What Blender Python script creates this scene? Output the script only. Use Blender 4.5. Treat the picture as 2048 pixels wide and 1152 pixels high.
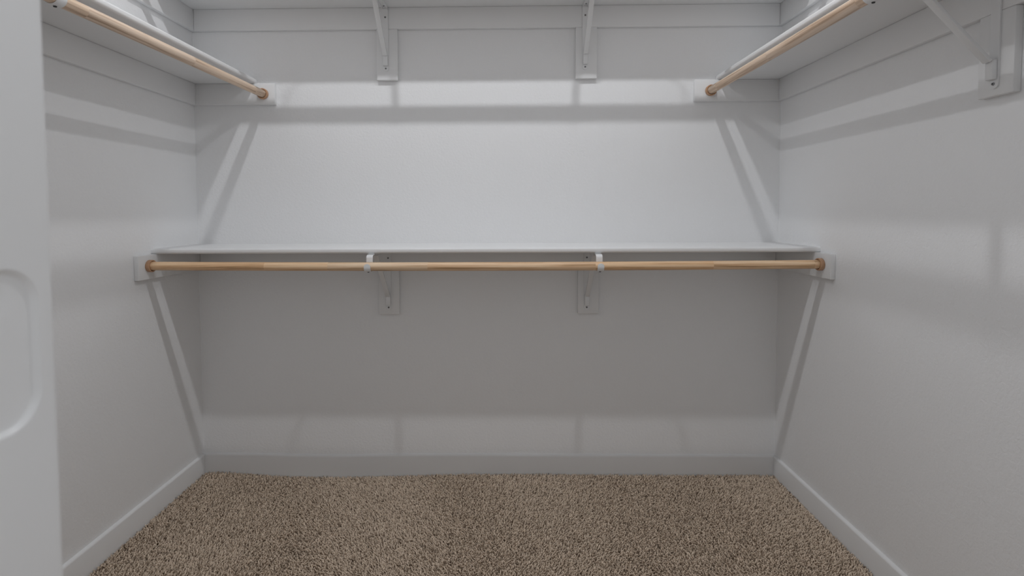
import bpy, bmesh, math
import numpy as np
from mathutils import Vector, Matrix, Quaternion

scene = bpy.context.scene
C = scene.collection
for o in list(bpy.data.objects):
    bpy.data.objects.remove(o)

# ------------------------------------------------------------------ camera
# world: origin at the middle of the back wall at carpet height, -Y towards the doorway
F_PX = 1026.2
PITCH, YAW, ROLL = 0.0402, 0.0164, -0.0043
cam_d = bpy.data.cameras.new('camera')
cam_d.sensor_fit = 'HORIZONTAL'
cam_d.sensor_width = 36.0
cam_d.lens = 36.0 * F_PX / 2048.0
cam_d.shift_x = 26.3 / 2048.0
cam_d.shift_y = -113.2 / 2048.0
cam_d.clip_start = 0.02
cam_d.dof.use_dof = True
cam_d.dof.focus_distance = 2.0
cam_d.dof.aperture_fstop = 6.3
cam = bpy.data.objects.new('camera', cam_d)
C.objects.link(cam)
fw = Vector((-math.sin(YAW) * math.cos(PITCH), math.cos(YAW) * math.cos(PITCH), -math.sin(PITCH)))
rt = Vector((math.cos(YAW), math.sin(YAW), 0))
up = rt.cross(fw)
rt2 = rt * math.cos(ROLL) + up * math.sin(ROLL)
up2 = -rt * math.sin(ROLL) + up * math.cos(ROLL)
M = Matrix(((rt2.x, up2.x, -fw.x, 0.0977), (rt2.y, up2.y, -fw.y, -2.2923), (rt2.z, up2.z, -fw.z, 1.1886), (0, 0, 0, 1)))
cam.matrix_world = M
scene.camera = cam

# ------------------------------------------------------------------ world, exposure
world = bpy.data.worlds.new('world')
scene.world = world
world.use_nodes = True
wb = world.node_tree.nodes['Background']
wb.inputs[0].default_value = (0.95, 0.97, 1.0, 1)
WORLD_STRENGTH = 0.56
wb.inputs[1].default_value = WORLD_STRENGTH       # the bright room outside the doorway
scene.view_settings.view_transform = 'Standard'
scene.view_settings.look = 'None'
scene.view_settings.exposure = 0.0
scene.view_settings.gamma = 1.0
scene.view_settings.use_curve_mapping = False
BULB_STRENGTH = 1110.0                              # two small puck lights on the ceiling

# ------------------------------------------------------------------ materials
def new_mat(name):
    m = bpy.data.materials.new(name)
    m.use_nodes = True
    nt = m.node_tree
    return m, nt, nt.nodes['Principled BSDF']

def paint(name, col, rough, scale, strength, dist=0.002, detail=3.0, spec=0.4):
    m, nt, b = new_mat(name)
    b.inputs['Base Color'].default_value = (*col, 1)
    b.inputs['Roughness'].default_value = rough
    b.inputs['Specular IOR Level'].default_value = spec
    tc = nt.nodes.new('ShaderNodeTexCoord')
    n = nt.nodes.new('ShaderNodeTexNoise')
    n.inputs['Scale'].default_value = scale
    n.inputs['Detail'].default_value = detail
    n.inputs['Roughness'].default_value = 0.55
    n.inputs['Distortion'].default_value = 0.6
    bp = nt.nodes.new('ShaderNodeBump')
    bp.inputs['Strength'].default_value = strength
    bp.inputs['Distance'].default_value = dist
    nt.links.new(tc.outputs['Object'], n.inputs['Vector'])
    nt.links.new(n.outputs['Fac'], bp.inputs['Height'])
    nt.links.new(bp.outputs['Normal'], b.inputs['Normal'])
    return m

WALL = paint('wall_paint', (0.915, 0.918, 0.924), 0.55, 95.0, 0.42, 0.003)
CEIL = paint('ceiling_paint', (0.93, 0.93, 0.93), 0.7, 80.0, 0.4, 0.003)
TRIM = paint('trim_paint', (0.875, 0.877, 0.88), 0.38, 30.0, 0.05, 0.001)
SHELF = paint('shelf_paint', (0.87, 0.875, 0.88), 0.36, 25.0, 0.04, 0.001)
METAL = paint('white_metal', (0.86, 0.865, 0.87), 0.33, 60.0, 0.03, 0.0005)

def plain(name, col, rough, metal=0.0):
    m, nt, b = new_mat(name)
    b.inputs['Roughness'].default_value = rough
    b.inputs['Metallic'].default_value = metal
    tc = nt.nodes.new('ShaderNodeTexCoord')
    n = nt.nodes.new('ShaderNodeTexNoise')
    n.inputs['Scale'].default_value = 300.0
    mx = nt.nodes.new('ShaderNodeMix'); mx.data_type = 'RGBA'
    mx.inputs[6].default_value = (*[c * 0.88 for c in col], 1)
    mx.inputs[7].default_value = (*[min(1, c * 1.1) for c in col], 1)
    nt.links.new(tc.outputs['Object'], n.inputs['Vector'])
    nt.links.new(n.outputs['Fac'], mx.inputs[0])
    nt.links.new(mx.outputs[2], b.inputs['Base Color'])
    return m

SCREW = plain('screw_steel', (0.30, 0.30, 0.30), 0.35, 0.8)
SLOT = plain('dark_hole', (0.03, 0.03, 0.03), 0.7)
SOCKET = plain('socket_plastic', (0.58, 0.34, 0.20), 0.45)
PORCELAIN = plain('porcelain', (0.8, 0.8, 0.78), 0.2)

def wood(name, seed, pale, warm, dark):
    """long grain along the local Z axis, in finger-jointed lengths"""
    m, nt, b = new_mat(name)
    L = nt.links.new
    N = nt.nodes.new
    tc = N('ShaderNodeTexCoord')
    sep = N('ShaderNodeSeparateXYZ'); L(tc.outputs['Object'], sep.inputs[0])
    ma = N('ShaderNodeMath'); ma.operation = 'MULTIPLY_ADD'
    ma.inputs[1].default_value = 2.3; ma.inputs[2].default_value = seed
    L(sep.outputs['Z'], ma.inputs[0])
    vo = N('ShaderNodeTexVoronoi'); vo.voronoi_dimensions = '1D'; vo.inputs['Scale'].default_value = 1.0
    L(ma.outputs[0], vo.inputs['W'])
    mp = N('ShaderNodeMapping'); mp.inputs['Scale'].default_value = (120, 120, 2.6)
    mp.inputs['Location'].default_value = (seed, seed * 1.7, seed * 3.1)
    L(tc.outputs['Object'], mp.inputs[0])
    add = N('ShaderNodeVectorMath'); add.operation = 'MULTIPLY_ADD'
    add.inputs[1].default_value = (9, 9, 9)
    L(vo.outputs['Color'], add.inputs[0]); L(mp.outputs[0], add.inputs[2])
    n1 = N('ShaderNodeTexNoise'); n1.inputs['Scale'].default_value = 1.0; n1.inputs['Detail'].default_value = 5.0
    n1.inputs['Roughness'].default_value = 0.62
    L(add.outputs[0], n1.inputs['Vector'])
    ramp = N('ShaderNodeValToRGB')
    ramp.color_ramp.elements[0].position = 0.36; ramp.color_ramp.elements[0].color = (*dark, 1)
    ramp.color_ramp.elements[1].position = 0.62; ramp.color_ramp.elements[1].color = (*pale, 1)
    e = ramp.color_ramp.elements.new(0.47); e.color = (*warm, 1)
    L(n1.outputs['Fac'], ramp.inputs[0])
    tint = N('ShaderNodeMix'); tint.data_type = 'RGBA'; tint.blend_type = 'MULTIPLY'
    tint.inputs[7].default_value = (1.0, 0.90, 0.78, 1)
    sx = N('ShaderNodeSeparateColor'); L(vo.outputs['Color'], sx.inputs[0])
    L(sx.outputs[0], tint.inputs[0]); L(ramp.outputs[0], tint.inputs[6])
    L(tint.outputs[2], b.inputs['Base Color'])
    b.inputs['Roughness'].default_value = 0.45
    bp = N('ShaderNodeBump'); bp.inputs['Strength'].default_value = 0.12; bp.inputs['Distance'].default_value = 0.0008
    L(n1.outputs['Fac'], bp.inputs['Height']); L(bp.outputs[0], b.inputs['Normal'])
    return m

WOOD_LOW = wood('wood_amber', 2.3, (0.90, 0.70, 0.50), (0.78, 0.54, 0.34), (0.50, 0.32, 0.18))
WOOD_SIDE = wood('wood_pale', 7.9, (0.88, 0.75, 0.64), (0.74, 0.59, 0.47), (0.47, 0.34, 0.245))

def carpet_mat():
    m, nt, b = new_mat('carpet_pile')
    a = nt.nodes.new('ShaderNodeAttribute'); a.attribute_name = 'tuft'
    ramp = nt.nodes.new('ShaderNodeValToRGB')
    el = ramp.color_ramp.elements
    el[0].position = 0.0; el[0].color = (0.17, 0.112, 0.072, 1)
    el[1].position = 1.0; el[1].color = (0.98, 0.82, 0.66, 1)
    e = el.new(0.3); e.color = (0.72, 0.585, 0.46, 1)
    nt.links.new(a.outputs['Fac'], ramp.inputs[0])
    nt.links.new(ramp.outputs[0], b.inputs['Base Color'])
    b.inputs['Roughness'].default_value = 0.95
    b.inputs['Specular IOR Level'].default_value = 0.1
    return m
CARPET = carpet_mat()
BACKING = paint('carpet_backing', (0.32, 0.25, 0.19), 0.95, 200.0, 0.5)

# ------------------------------------------------------------------ helpers
def mesh_obj(name, bm, mat, parent=None, smooth=False):
    me = bpy.data.meshes.new(name)
    bm.normal_update()
    bm.to_mesh(me); bm.free()
    me.materials.append(mat)
    if smooth:
        for p in me.polygons: p.use_smooth = True
    o = bpy.data.objects.new(name, me)
    C.objects.link(o)
    if parent: o.parent = parent
    return o

def smooth_by_angle(o, deg=40):
    me = o.data
    bm = bmesh.new(); bm.from_mesh(me)
    for f in bm.faces: f.smooth = True
    for e in bm.edges:
        e.smooth = not (len(e.link_faces) == 2 and e.calc_face_angle(0) > math.radians(deg))
    bm.to_mesh(me); bm.free()
    return o

def add_box(bm, x0, x1, y0, y1, z0, z1):
    r = bmesh.ops.create_cube(bm, size=1.0)
    vs = r['verts']
    for v in vs:
        v.co = Vector((x0 if v.co.x < 0 else x1, y0 if v.co.y < 0 else y1, z0 if v.co.z < 0 else z1))
    return vs

def box(name, b, mat, parent=None, bevel=0.0, segs=2):
    bm = bmesh.new()
    add_box(bm, *b)
    if bevel:
        bmesh.ops.bevel(bm, geom=list(bm.edges), offset=bevel, segments=segs, profile=0.5, affect='EDGES')
    o = mesh_obj(name, bm, mat, parent)
    if bevel: smooth_by_angle(o, 50)
    return o

def tag(o, label=None, cat=None, group=None, kind=None):
    if label: o['label'] = label
    if cat: o['category'] = cat
    if group: o['group'] = group
    if kind: o['kind'] = kind
    return o

def struct(o, label=None):
    o['kind'] = 'structure'
    if label: o['label'] = label
    return o

def empty(name, loc, rz=0.0):
    o = bpy.data.objects.new(name, None)
    C.objects.link(o)
    o.empty_display_size = 0.05
    o.location = loc
    o.rotation_euler = (0, 0, rz)
    return o

# ------------------------------------------------------------------ room shell
XL, XR = -1.3, 1.3
YB, YF = 0.0, -1.981          # back wall face, closet face of the doorway wall
ZC = 2.855                    # ceiling
YO = -2.115                   # outer face of the doorway wall
ZF = -0.03                    # under the carpet
JL, JR = -0.183, 0.535        # clear faces of the two jambs
ZH = 2.05                     # underside of the head jamb

struct(box('wall_back', (XL - 0.12, XR + 0.12, YB, YB + 0.12, ZF - 0.05, ZC + 0.1), WALL), 'white textured back wall of the closet')
struct(box('wall_left', (XL - 0.12, XL, YO, YB, ZF - 0.05, ZC + 0.1), WALL), 'white textured wall left of the shelves')
struct(box('wall_right', (XR, XR + 0.12, YO, YB, ZF - 0.05, ZC + 0.1), WALL), 'white textured wall right of the shelves')
struct(box('ceiling', (XL, XR, YO, YB, ZC, ZC + 0.1), CEIL), 'white closet ceiling')
bm = bmesh.new()
add_box(bm, XL, JL - 0.02, YO, YF, ZF - 0.05, ZC)
add_box(bm, JR + 0.02, XR, YO, YF, ZF - 0.05, ZC)
add_box(bm, JL - 0.02, JR + 0.02, YO, YF, ZH + 0.02, ZC)
struct(mesh_obj('wall_front', bm, WALL), 'white wall around the closet doorway')

# carpet surface height: pushed down along part of the back wall, as in the photograph
DX = np.array([-1.3, -1.24, -1.20, -1.07, -0.94, -0.80, -0.66, -0.49, -0.32, -0.19, 0.05, 1.3])
DZ = np.array([0.000, 0.004, 0.004, -0.004, -0.013, -0.017, -0.018, -0.014, -0.008, -0.001, 0.0, 0.0])
def surf(x, y):
    x = np.asarray(x, float); y = np.asarray(y, float)
    return np.interp(x, DX, DZ) * np.exp(np.minimum(y, 0) / 0.22) + 0.0012 * np.sin(9 * x + 3) * np.sin(7 * y)

# the floor under the pile follows the same surface
def make_floor():
    nx, ny = 131, 130
    xs = np.linspace(XL, XR, nx); ys = np.linspace(-4.2, 0.0, ny)
    X, Y = np.meshgrid(xs, ys)
    Z = surf(X, Y) - 0.011
    V = np.stack([X.ravel(), Y.ravel(), Z.ravel()], 1)
    idx = np.arange(nx * ny).reshape(ny, nx)
    Fc = np.stack([idx[:-1, :-1].ravel(), idx[:-1, 1:].ravel(), idx[1:, 1:].ravel(), idx[1:, :-1].ravel()], 1)
    me = bpy.data.meshes.new('floor')
    me.from_pydata(V.tolist(), [], Fc.tolist())
    me.materials.append(BACKING)
    o = bpy.data.objects.new('floor', me); C.objects.link(o)
    return o
struct(make_floor(), 'brown carpet backing under the pile')

def make_carpet():
    rng = np.random.default_rng(5)
    def scatter(x0, x1, y0, y1, s):
        nx = max(1, int((x1 - x0) / s)); ny = max(1, int((y1 - y0) / s))
        gx, gy = np.meshgrid((np.arange(nx) + 0.5) * (x1 - x0) / nx + x0, (np.arange(ny) + 0.5) * (y1 - y0) / ny + y0)
        p = np.stack([gx.ravel(), gy.ravel()], 1)
        return p + rng.uniform(-0.5, 0.5, p.shape) * s * 0.95
    e = 0.0145
    near = scatter(XL + e, XR - e, -1.05, -e, 0.0053)
    far = scatter(XL + e, XR - e, YF + e, -1.05, 0.0082)
    door = scatter(JL + 0.003, JR - 0.003, -2.6, YF + e, 0.0085)
    P = np.concatenate([near, far, door])
    rad = np.concatenate([np.full(len(near), 0.0021), np.full(len(far) + len(door), 0.0036)])
    n = len(P)
    # combed lean: broad vacuum strokes plus a lot of disorder
    a = 1.2 * np.sin(5.1 * P[:, 0] + 1.0 + 0.8 * np.sin(2.3 * P[:, 1])) + 0.7 * np.sin(3.0 * P[:, 1] + 2.0 * P[:, 0]) - 1.2
    a = a + rng.normal(0, 1.1, n)
    lean = np.abs(rng.normal(0.0055, 0.003, n))
    D = np.stack([np.cos(a), np.sin(a)], 1)
    h = rng.uniform(0.0095, 0.0145, n)
    rad = rad * rng.uniform(0.8, 1.25, n)
    base = surf(P[:, 0], P[:, 1]) - 0.0125
    ts = [0.0, 0.55, 0.92, 1.05]
    rs = [0.75, 1.0, 0.85, 0.0]
    K = 4
    ph = rng.uniform(0, 2 * np.pi, n)
    verts = []
    for t, r in zip(ts[:3], rs[:3]):
        cx = P + D * (lean * t * t)[:, None]
        for k in range(K):
            an = ph + 2 * np.pi * k / K + 1.1 * t
            verts.append(np.stack([cx[:, 0] + rad * r * np.cos(an), cx[:, 1] + rad * r * np.sin(an), base + h * t], 1))
    cx = P + D * (lean * 1.1)[:, None]
    verts.append(np.stack([cx[:, 0], cx[:, 1], base + h * 1.06], 1))
    nv = 3 * K + 1
    V = np.stack(verts, 1)                      # n, nv, 3
    V[:, :, 0] = np.clip(V[:, :, 0], XL + 0.0135, XR - 0.0135)
    V[:, :, 1] = np.minimum(V[:, :, 1], -0.0135)
    quads = []
    for s in range(2):
        for k in range(K):
            k2 = (k + 1) % K
            quads.append((s * K + k, s * K + k2, (s + 1) * K + k2, (s + 1) * K + k))
    tris = [(2 * K + k, 2 * K + (k + 1) % K, 3 * K) for k in range(K)]
    off = (np.arange(n) * nv)[:, None]
    q = (np.array(quads).ravel()[None, :] + off)
    t3 = (np.array(tris).ravel()[None, :] + off)
    loops = np.concatenate([q, t3], 1).ravel().astype(np.int32)
    sizes = np.tile(np.array([4] * len(quads) + [3] * len(tris), np.int32), n)
    starts = np.concatenate([[0], np.cumsum(sizes)[:-1]]).astype(np.int32)
    me = bpy.data.meshes.new('carpet')
    me.vertices.add(n * nv); me.vertices.foreach_set('co', V.reshape(-1).astype(np.float32))
    me.loops.add(len(loops)); me.loops.foreach_set('vertex_index', loops)
    me.polygons.add(len(sizes)); me.polygons.foreach_set('loop_start', starts)
    me.update(calc_edges=True)
    me.polygons.foreach_set('use_smooth', np.ones(len(sizes), bool))
    at = me.attributes.new('tuft', 'FLOAT', 'POINT')
    c = np.clip(rng.beta(1.6, 1.2, n), 0, 1)
    at.data.foreach_set('value', np.repeat(c, nv).astype(np.float32))
    me.materials.append(CARPET)
    o = bpy.data.objects.new('carpet', me); C.objects.link(o)
    return o
tag(make_carpet(), 'mottled taupe brown cut pile carpet on the closet floor', 'carpet', kind='stuff')

# baseboards: flat face with an eased, sloped top edge
def baseboard(name, length, loc, rz, label, sag=None):
    prof = [(0, ZF), (0.0125, ZF), (0.0125, 0.0765), (0.0115, 0.0800), (0.0085, 0.0828), (0.0, 0.0846)]
    n = 60 if sag is not None else 1
    bm = bmesh.new()
    rings = []
    for i in range(n + 1):
        x = length * (i / n - 0.5)
        dz = sag(x) if sag is not None else 0.0
        rings.append([bm.verts.new((x, -d, z + (dz if z > 0 else 0))) for d, z in prof])
    for a, b in zip(rings[:-1], rings[1:]):
        for k in range(len(prof)):
            k2 = (k + 1) % len(prof)
            bm.faces.new((a[k], b[k], b[k2], a[k2]))
    bm.faces.new(rings[0]); bm.faces.new(list(reversed(rings[-1])))
    bmesh.ops.recalc_face_normals(bm, faces=bm.faces)
    o = mesh_obj(name, bm, TRIM)
    o.location = loc; o.rotation_euler = (0, 0, rz)
    smooth_by_angle(o, 35)
    return struct(o, label)
sagf = lambda x: -0.006 * math.exp(-((x + 0.72) / 0.28) ** 2)
baseboard('baseboard_back', 2.6, (0, YB, 0), 0, 'white baseboard along the back wall', sagf)
baseboard('baseboard_left', 1.95, (XL, -0.0127 - 0.975, 0), math.pi / 2, 'white baseboard along the left wall')
baseboard('baseboard_right', 1.95, (XR, -0.0127 - 0.975, 0), -math.pi / 2, 'white baseboard along the right wall')

# ------------------------------------------------------------------ door jamb at the left edge, with a shallow rounded mortise
def make_jamb():
    # face towards the opening is a height field around the mortise
    def col(y0, y1, s): return np.linspace(y0, y1, max(2, int(round((y1 - y0) / s)) + 1))
    ys = np.unique(np.concatenate([[YO], col(-2.07, -1.986, 0.0009), [YF - 0.0025, YF - 0.0008, YF]]))
    zs = np.unique(np.concatenate([[ZF], col(1.045, 1.175, 0.0009), [ZH]]))
    Y, Z = np.meshgrid(ys, zs)
    cy, cz, hy, hz, r = -2.030, 1.1100, 0.0382, 0.0470, 0.021
    qx = np.abs(Y - cy) - (hy - r); qz = np.abs(Z - cz) - (hz - r)
    sd = np.hypot(np.maximum(qx, 0), np.maximum(qz, 0)) + np.minimum(np.maximum(qx, qz), 0) - r
    t = np.clip(-sd / 0.0028, 0, 1); t = t * t * (3 - 2 * t)
    depth = 0.0030 * t
    d2 = np.hypot((Y + 2.020), (Z - 1.139) * 1.0) - 0.0135          # faint round dish
    t2 = np.clip(-d2 / 0.004, 0, 1); t2 = t2 * t2 * (3 - 2 * t2)
    depth = depth + 0.0004 * t2
    edge = np.where(Y >= YF - 1e-6, 0.0022, np.where(Y >= YF - 0.001, 0.0006, 0.0))
    X = JL - depth - edge
    ny, nz = len(ys), len(zs)
    V = np.stack([X.ravel(), Y.ravel(), Z.ravel()], 1).tolist()
    idx = np.arange(ny * nz).reshape(nz, ny)
    Fc = np.stack([idx[:-1, :-1].ravel(), idx[1:, :-1].ravel(), idx[1:, 1:].ravel(), idx[:-1, 1:].ravel()], 1).tolist()
    # back of the board, with sides
    b = len(V)
    xb = JL - 0.0198
    V += [(xb, YO, ZF), (xb, YF, ZF), (xb, YF, ZH), (xb, YO, ZH)]
    Fc.append((b, b + 1, b + 2, b + 3))
    Fc.append([int(i) for i in idx[:, -1]] + [b + 2, b + 1])
    Fc.append([int(i) for i in idx[::-1, 0]] + [b, b + 3])
    Fc.append([int(i) for i in idx[0, ::-1]] + [b + 1, b])
    Fc.append([int(i) for i in idx[-1, :]] + [b + 3, b + 2])
    me = bpy.data.meshes.new('trim_1')
    me.from_pydata(V, [], Fc)
    me.materials.append(TRIM)
    for p in me.polygons: p.use_smooth = len(p.vertices) == 4 and p.index < len(Fc) - 5
    o = bpy.data.objects.new('trim_1', me); C.objects.link(o)
    bm = bmesh.new(); bm.from_mesh(me); bmesh.ops.recalc_face_normals(bm, faces=bm.faces); bm.to_mesh(me); bm.free()
    return o
struct(make_jamb(), 'white painted door jamb with a rounded recess at the left edge')
struct(box('trim_2', (JR, JR + 0.0198, YO, YF, ZF, ZH), TRIM, bevel=0.0015), 'white door jamb on the right of the doorway')
struct(box('trim_3', (JL - 0.0198, JR + 0.0198, YO, YF, ZH + 0.0002, ZH + 0.0198), TRIM, bevel=0.0015), 'white head jamb over the doorway')

# ------------------------------------------------------------------ closet carpentry
Z_LOW = 1.0245       # underside of the low shelf
Z_UP = 2.0796        # underside of the high shelf
Z_SIDE = 1.7560      # underside of the two side shelves
TH = 0.0205          # shelf thickness
CL = 0.0935          # cleat height
CT = 0.019           # cleat thickness
G = 0.0002           # hairline between touching boards

def shelf(name, b, axis, label):
    """board with a bullnosed front edge; b = x0,x1,y0,y1,z0,z1; axis names the front side"""
    x0, x1, y0, y1, z0, z1 = b
    bm = bmesh.new()
    vs = add_box(bm, *b)
    def front(e):
        a, c = e.verts[0].co, e.verts[1].co
        if axis == '-y': return abs(a.y - y0) < 1e-6 and abs(c.y - y0) < 1e-6 and abs(a.x - c.x) > 0.1
        if axis == '+x': return abs(a.x - x1) < 1e-6 and abs(c.x - x1) < 1e-6 and abs(a.y - c.y) > 0.1
        return abs(a.x - x0) < 1e-6 and abs(c.x - x0) < 1e-6 and abs(a.y - c.y) > 0.1
    bmesh.ops.bevel(bm, geom=[e for e in bm.edges if front(e)], offset=0.0075, segments=6, profile=0.5, affect='EDGES')
    o = mesh_obj(name, bm, SHELF)
    smooth_by_angle(o, 35)
    return tag(o, label, 'shelf', 'white closet shelves')

shelf('closet_shelf', (XL + G, XR - G, -0.308, -G, Z_LOW, Z_LOW + TH), '-y', 'low white shelf across the back wall at waist height')
shelf('closet_shelf', (XL + G, XR - G, -0.308, -G, Z_UP, Z_UP + TH), '-y', 'high white shelf across the back wall at the top of the picture')
shelf('closet_shelf', (XL + G, -1.012, YF + 0.003, -G, Z_SIDE, Z_SIDE + TH), '+x', 'white shelf running along the left wall above its rod')
shelf('closet_shelf', (1.014, XR - G, YF + 0.003, -G, Z_SIDE, Z_SIDE + TH), '-x', 'white shelf running along the right wall above its rod')

def cleat(b, label):
    return tag(box('shelf_cleat', b, TRIM, bevel=0.0018, segs=2), label, 'cleat', 'white boards under the shelf ends')

def cleats_back(zu, where):
    z0, z1 = zu - CL, zu - G
    cleat((XL + CT + G, XR - CT - G, -CT, -G, z0, z1), 'long white board along the back wall under the %s shelf' % where)
    cleat((XL + G, XL + CT, -0.403, -G, z0, z1), 'short white board on the left wall holding the %s shelf and rod' % where)
    cleat((XR - CT, XR - G, -0.400, -G, z0, z1), 'short white board on the right wall holding the %s shelf and rod' % where)
cleats_back(Z_LOW, 'low')
cleats_back(Z_UP, 'high')
z0, z1 = Z_SIDE - CL, Z_SIDE - G
cleat((XL + G, XL + CT, YF + 0.003, -CT - G, z0, z1), 'long white board along the left wall under the side shelf')
cleat((XR - CT, XR - G, YF + 0.003, -CT - G, z0, z1), 'long white board along the right wall under the side shelf')
cleat((XL + G, -0.928, -CT, -G, z0, z1), 'short white board on the back wall at the end of the left rod')
cleat((0.917, XR - G, -CT, -G, z0, z1), 'short white board on the back wall at the end of the right rod')

def backing(b, label):
    return tag(box('backing_board', b, TRIM, bevel=0.0018, segs=2), label, 'board', 'white upright boards behind the brackets')
BR = [  # x centre of board, x of bracket, shelf underside, bottom, label words
    (-0.432, -0.4335, Z_LOW, 0.727, 'left', 'low'), (0.457, 0.4495, Z_LOW, 0.729, 'right', 'low'),
    (-0.4275, -0.4325, Z_UP, 1.765, 'left', 'high'), (0.4455, 0.4400, Z_UP, 1.765, 'right', 'high')]
for bx_, kx, zu, zb, side, lvl in BR:
    backing((bx_ - 0.046, bx_ + 0.046, -CT, -G, zb, zu - CL - G), 'white upright board behind the %s bracket of the %s shelf' % (side, lvl))
YS_R, YS_L = -1.0155, -1.058
backing((XR - CT, XR - G, YS_R - 0.0455, YS_R + 0.0455, 1.462, Z_SIDE - CL - G), 'white upright board on the right wall behind the side shelf bracket')
backing((XL + G, XL + CT, YS_L - 0.0455, YS_L + 0.0455, 1.462, Z_SIDE - CL - G), 'white upright board on the left wall behind the side shelf bracket')

# ------------------------------------------------------------------ shelf-and-rod brackets
BW = 0.0245
def sweep_strip(pts, width, thick, round_end=0.0):
    """flat strip of metal: path in (y, z), extruded in x; optional rounded last end"""
    bm = bmesh.new()
    P = [Vector((p[0], p[1])) for p in pts]
    n = len(P)
    L = []
    rows = []
    dist = [0.0]
    for i in range(1, n): dist.append(dist[-1] + (P[i] - P[i - 1]).length)
    for i in range(n):
        t = (P[min(i + 1, n - 1)] - P[max(i - 1, 0)]).normalized()
        nrm = Vector((-t.y, t.x))
        hw = width / 2
        if round_end:
            rem = dist[-1] - dist[i]
            if rem < round_end:
                q = 1 - rem / round_end
                hw = hw * max(0.25, math.sqrt(max(0.0, 1 - q * q)))
        a = P[i] + nrm * thick / 2; b = P[i] - nrm * thick / 2
        rows.append([bm.verts.new((-hw, a.x, a.y)), bm.verts.new((hw, a.x, a.y)), bm.verts.new((hw, b.x, b.y)), bm.verts.new((-hw, b.x, b.y))])
    for r0, r1 in zip(rows[:-1], rows[1:]):
        for k in range(4):
            bm.faces.new((r0[k], r0[(k + 1) % 4], r1[(k + 1) % 4], r1[k]))
    bm.faces.new(rows[0]); bm.faces.new(list(reversed(rows[-1])))
    bmesh.ops.recalc_face_normals(bm, faces=bm.faces)
    return bm

def arc(c, r, a0, a1, n):
    return [(c[0] + r * math.cos(math.radians(a0 + (a1 - a0) * i / n)), c[1] + r * math.sin(math.radians(a0 + (a1 - a0) * i / n))) for i in range(n + 1)]

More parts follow.
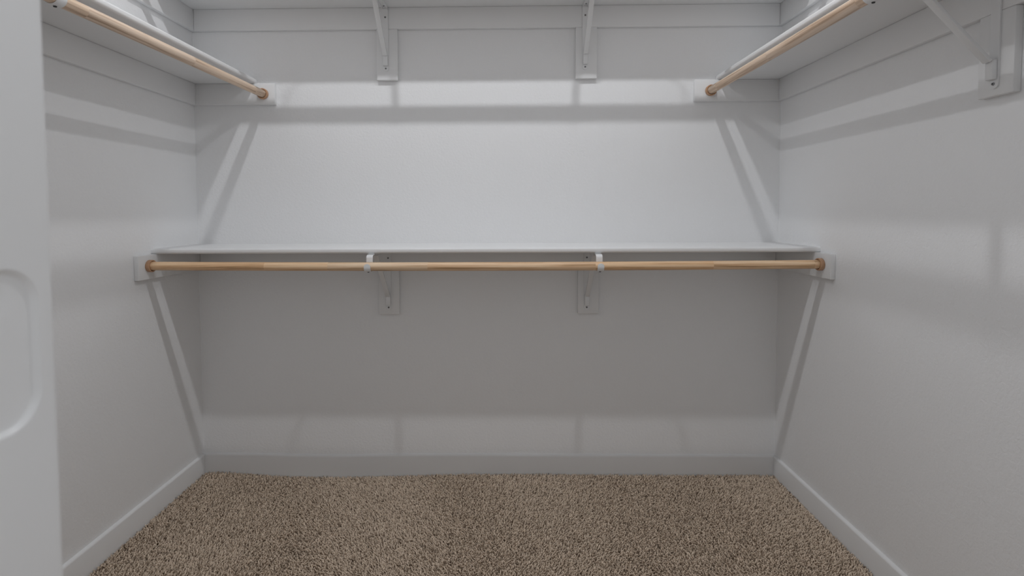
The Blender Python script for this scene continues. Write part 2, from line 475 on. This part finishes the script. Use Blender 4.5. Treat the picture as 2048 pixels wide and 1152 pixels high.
RODR = 0.0165
def make_bracket(reach):
    """local frame: origin on the board face at the shelf underside, -Y out from the wall; reach = board to rod centre"""
    short = 0.328 - reach
    root = empty('shelf_bracket', (0, 0, 0))
    # upright leg: flat strip with a rounded foot
    bm = bmesh.new()
    hw = BW / 2
    out = [(-hw, -0.001), (-hw, -0.266)] + [(hw * math.cos(a), -0.266 + 0.0115 * math.sin(a)) for a in np.linspace(math.pi, 2 * math.pi, 9)][1:-1] + [(hw, -0.266), (hw, -0.001)]
    fr = [bm.verts.new((x, -0.0040, z)) for x, z in out]
    bk = [bm.verts.new((x, -0.0003, z)) for x, z in out]
    bm.faces.new(fr); bm.faces.new(list(reversed(bk)))
    for i in range(len(out)):
        j = (i + 1) % len(out)
        bm.faces.new((fr[j], fr[i], bk[i], bk[j]))
    bmesh.ops.recalc_face_normals(bm, faces=bm.faces)
    mesh_obj('upright_leg', bm, METAL, root)
    # arm under the shelf
    bm = bmesh.new()
    add_box(bm, -hw, hw, -0.284 + short, -0.0042, -0.0040, -0.0003)
    add_box(bm, hw - 0.0022, hw, -0.262 + short, -0.0042, -0.0100, -0.0040)
    add_box(bm, -hw, -hw + 0.0022, -0.262 + short, -0.0042, -0.0100, -0.0040)
    bmesh.ops.recalc_face_normals(bm, faces=bm.faces)
    mesh_obj('arm', bm, METAL, root)
    # diagonal brace with a foot that turns down on the leg
    d0, d1 = Vector((-0.0185, -0.2125)), Vector((-0.212, -0.0125))
    t = (d1 - d0).normalized(); nn = Vector((-t.y, t.x))
    bm = bmesh.new()
    w = 0.0100
    sec = []
    for p in (d0, d1):
        sec.append([bm.verts.new((sx * w, p.x + nn.x * s * 0.0045, p.y + nn.y * s * 0.0045)) for sx, s in ((-1, 1), (1, 1), (1, -1), (-1, -1))])
    for k in range(4):
        bm.faces.new((sec[0][k], sec[0][(k + 1) % 4], sec[1][(k + 1) % 4], sec[1][k]))
    bm.faces.new(sec[0]); bm.faces.new(list(reversed(sec[1])))
    bmesh.ops.recalc_face_normals(bm, faces=bm.faces)
    bmesh.ops.bevel(bm, geom=list(bm.edges), offset=0.0014, segments=2, profile=0.5, affect='EDGES')
    smooth_by_angle(mesh_obj('brace', bm, METAL, root), 40)
    foot = box('brace_foot', (-w * 1.02, w * 1.02, -0.0165, -0.0042, -0.2560, -0.2085), METAL, root, bevel=0.0022, segs=2)
    # rod hook
    rc = (-reach, -0.0475)
    rr = RODR + 0.0022
    pts = [(-0.262 + short, -0.0060), (-0.284 + short, -0.0060), (-0.298 + short, -0.0060)] + arc((-0.298 + short, -0.0172), 0.0112, 90, 180, 6)[1:]
    # straight drop behind the rod, then round underneath and up the front
    pts += [(rc[0] + rr, -0.036)] + arc(rc, rr, 0, -180, 18) + [(rc[0] - rr, rc[1] + 0.003), (rc[0] - rr, rc[1] + 0.006), (rc[0] - rr, rc[1] + 0.0085), (rc[0] - rr, rc[1] + 0.0105), (rc[0] - rr, rc[1] + 0.0118)]
    hook = mesh_obj('rod_hook', sweep_strip(pts, BW, 0.0022, 0.0095), METAL, root)
    smooth_by_angle(hook, 40)
    # dark fixing under the curl of the hook
    a = math.radians(-88)
    hp = Vector((0, rc[0] + (rr + 0.0012) * math.cos(a), rc[1] + (rr + 0.0012) * math.sin(a)))
    def disc(name, r, depth, mat, loc, direction, parent, slot=False):
        bm = bmesh.new()
        bmesh.ops.create_cone(bm, cap_ends=True, segments=16, radius1=r, radius2=r * 0.8, depth=depth)
        o = mesh_obj(name, bm, mat, parent)
        o.location = loc
        o.rotation_euler = Vector(direction).to_track_quat('Z', 'Y').to_euler()
        return o
    disc('screw_hole', 0.0044, 0.0044, SLOT, hp, (0, math.cos(a), math.sin(a)), hook).location = hp
    for z, y in ((-0.044, -0.0040), (-0.2655, -0.0040)):
        s = disc('screw', 0.0042, 0.0022, SCREW, (0, y - 0.0010, z), (0, -1, 0), root)
        disc('screw_recess', 0.0021, 0.0006, SLOT, (0, 0, 0.0013), (0, 0, 1), s)
    s = disc('screw', 0.0040, 0.0020, SCREW, (0, -0.028, -0.0050), (0, 0, -1), root)
    disc('screw_recess', 0.0020, 0.0006, SLOT, (0, 0, 0.0012), (0, 0, 1), s)
    return root

def copy_tree(o, parent=None):
    c = o.copy(); C.objects.link(c); c.parent = parent
    for ch in list(o.children): copy_tree(ch, c)
    return c

proto, proto_side = make_bracket(0.328), make_bracket(0.2965)
spots = [((kx, -CT, zu), 0.0, '%s white metal bracket holding the %s shelf and its rod' % ('left-hand' if side == 'left' else 'right-hand', lvl)) for _, kx, zu, _, side, lvl in BR]
spots.append(((XR - CT, YS_R, Z_SIDE), -math.pi / 2, 'white metal bracket under the right side shelf at the upper right corner'))
spots.append(((XL + CT, YS_L, Z_SIDE - 0.005), math.pi / 2, 'white metal bracket under the left side shelf, hooking the rod beside the jamb'))
for i, (loc, rz, lab) in enumerate(spots):
    o = proto if i == 0 else proto_side if i == 4 else copy_tree(proto if i < 4 else proto_side)
    o.location = loc; o.rotation_euler = (0, 0, rz)
    tag(o, lab, 'bracket', 'white shelf and rod brackets')

# ------------------------------------------------------------------ closet rods
def make_rod(p0, p1, sag, mat, label, s0=True, s1=True):
    p0, p1 = Vector(p0), Vector(p1)
    d = p1 - p0; Ln = d.length
    root = empty('closet_rod', p0)
    root.rotation_mode = 'QUATERNION'
    zax = d.normalized()
    xax = Vector((0, 0, 1)).cross(zax).normalized()
    yax = zax.cross(xax)
    root.rotation_quaternion = Matrix(((xax.x, yax.x, zax.x), (xax.y, yax.y, zax.y), (xax.z, yax.z, zax.z))).to_quaternion()
    bm = bmesh.new()
    n, K = 48, 32
    rings = []
    g = 0.006
    for i in range(n + 1):
        z = g + (Ln - 2 * g) * i / n
        dy = -sag * (1 - (2 * i / n - 1) ** 2)
        rings.append([bm.verts.new((RODR * math.cos(2 * math.pi * k / K), RODR * math.sin(2 * math.pi * k / K) + dy, z)) for k in range(K)])
    for a, b in zip(rings[:-1], rings[1:]):
        for k in range(K): bm.faces.new((a[k], a[(k + 1) % K], b[(k + 1) % K], b[k]))
    bm.faces.new(list(reversed(rings[0]))); bm.faces.new(rings[-1])
    bmesh.ops.recalc_face_normals(bm, faces=bm.faces)
    smooth_by_angle(mesh_obj('pole', bm, mat, root), 40)
    # cup sockets: flanged ring closed at the wall side
    def socket(z, sgn):
        bm = bmesh.new()
        prof = [(0.0, 0.0), (0.0225, 0.0), (0.0235, 0.0012), (0.0235, 0.0130), (0.0228, 0.0150), (0.0210, 0.0155), (0.0188, 0.0148), (0.0182, 0.0135), (0.0182, 0.0035), (0.0, 0.0035)]
        K = 32
        rows = []
        for r, h in prof:
            rows.append([bm.verts.new((0, 0, h))] if r == 0 else [bm.verts.new((r * math.cos(2 * math.pi * k / K), r * math.sin(2 * math.pi * k / K), h)) for k in range(K)])
        for a, b in zip(rows[:-1], rows[1:]):
            for k in range(K):
                k2 = (k + 1) % K
                if len(a) == 1: bm.faces.new((a[0], b[k], b[k2]))
                elif len(b) == 1: bm.faces.new((a[k], a[k2], b[0]))
                else: bm.faces.new((a[k], a[k2], b[k2], b[k]))
        bmesh.ops.recalc_face_normals(bm, faces=bm.faces)
        o = mesh_obj('socket', bm, SOCKET, root)
        smooth_by_angle(o, 40)
        o.location = (0, 0, z)
        if sgn < 0: o.rotation_euler = (math.pi, 0, 0)
        o['label'] = 'tan plastic end socket'
        return o
    if s0: socket(0.0003, 1)
    if s1: socket(Ln - 0.0003, -1)
    return tag(root, label, 'closet rod', 'wooden closet rods')

make_rod((XL + CT, -0.347, 0.982), (XR - CT, -0.347, 0.982), 0.005, WOOD_LOW, 'wooden rod hanging in front of the low shelf along the back wall')
make_rod((XL + CT, -0.347, 2.034), (XR - CT, -0.347, 2.034), 0.003, WOOD_LOW, 'wooden rod under the high shelf, tip of its socket showing at the top left')
make_rod((-0.9775, -CT, 1.7080), (-0.992, YF + 0.003, 1.6990), 0.0, WOOD_SIDE, 'wooden rod along the left wall below the side shelf')
make_rod((0.985, -CT, 1.7075), (0.981, YF + 0.003, 1.7095), 0.0, WOOD_SIDE, 'wooden rod along the right wall below the side shelf')

# ------------------------------------------------------------------ ceiling puck lights (above the frame)
def lens_mat():
    m, nt, b = new_mat('lens_glow')
    b.inputs['Base Color'].default_value = (1, 1, 1, 1)
    b.inputs['Emission Color'].default_value = (0.972, 0.988, 1.015, 1)
    b.inputs['Emission Strength'].default_value = BULB_STRENGTH
    return m
BULB = lens_mat()
def lathe(prof, K=32):
    bm = bmesh.new()
    rows = []
    for r, h in prof:
        rows.append([bm.verts.new((0, 0, h))] if r == 0 else [bm.verts.new((r * math.cos(2 * math.pi * k / K), r * math.sin(2 * math.pi * k / K), h)) for k in range(K)])
    for a, b in zip(rows[:-1], rows[1:]):
        for k in range(K):
            k2 = (k + 1) % K
            if len(a) == 1: bm.faces.new((a[0], b[k], b[k2]))
            elif len(b) == 1: bm.faces.new((a[k], a[k2], b[0]))
            else: bm.faces.new((a[k], a[k2], b[k2], b[k]))
    bmesh.ops.recalc_face_normals(bm, faces=bm.faces)
    return bm
for x, lab in ((-0.505, 'small round white puck light on the ceiling, left of two'), (0.52, 'small round white puck light on the ceiling, right of two')):
    r = empty('ceiling_lamp', (x, -1.02, ZC))
    tag(r, lab, 'lamp', 'closet ceiling lamps')
    smooth_by_angle(mesh_obj('housing', lathe([(0, -0.0003), (0.060, -0.0003), (0.060, -0.010), (0.050, -0.020), (0.0265, -0.022), (0.026, -0.017), (0, -0.017)]), PORCELAIN, r), 40)
    smooth_by_angle(mesh_obj('lens', lathe([(0, -0.0175), (0.0252, -0.0175), (0.0252, -0.0225), (0.020, -0.0232), (0, -0.0240)], 24), BULB, r), 60)
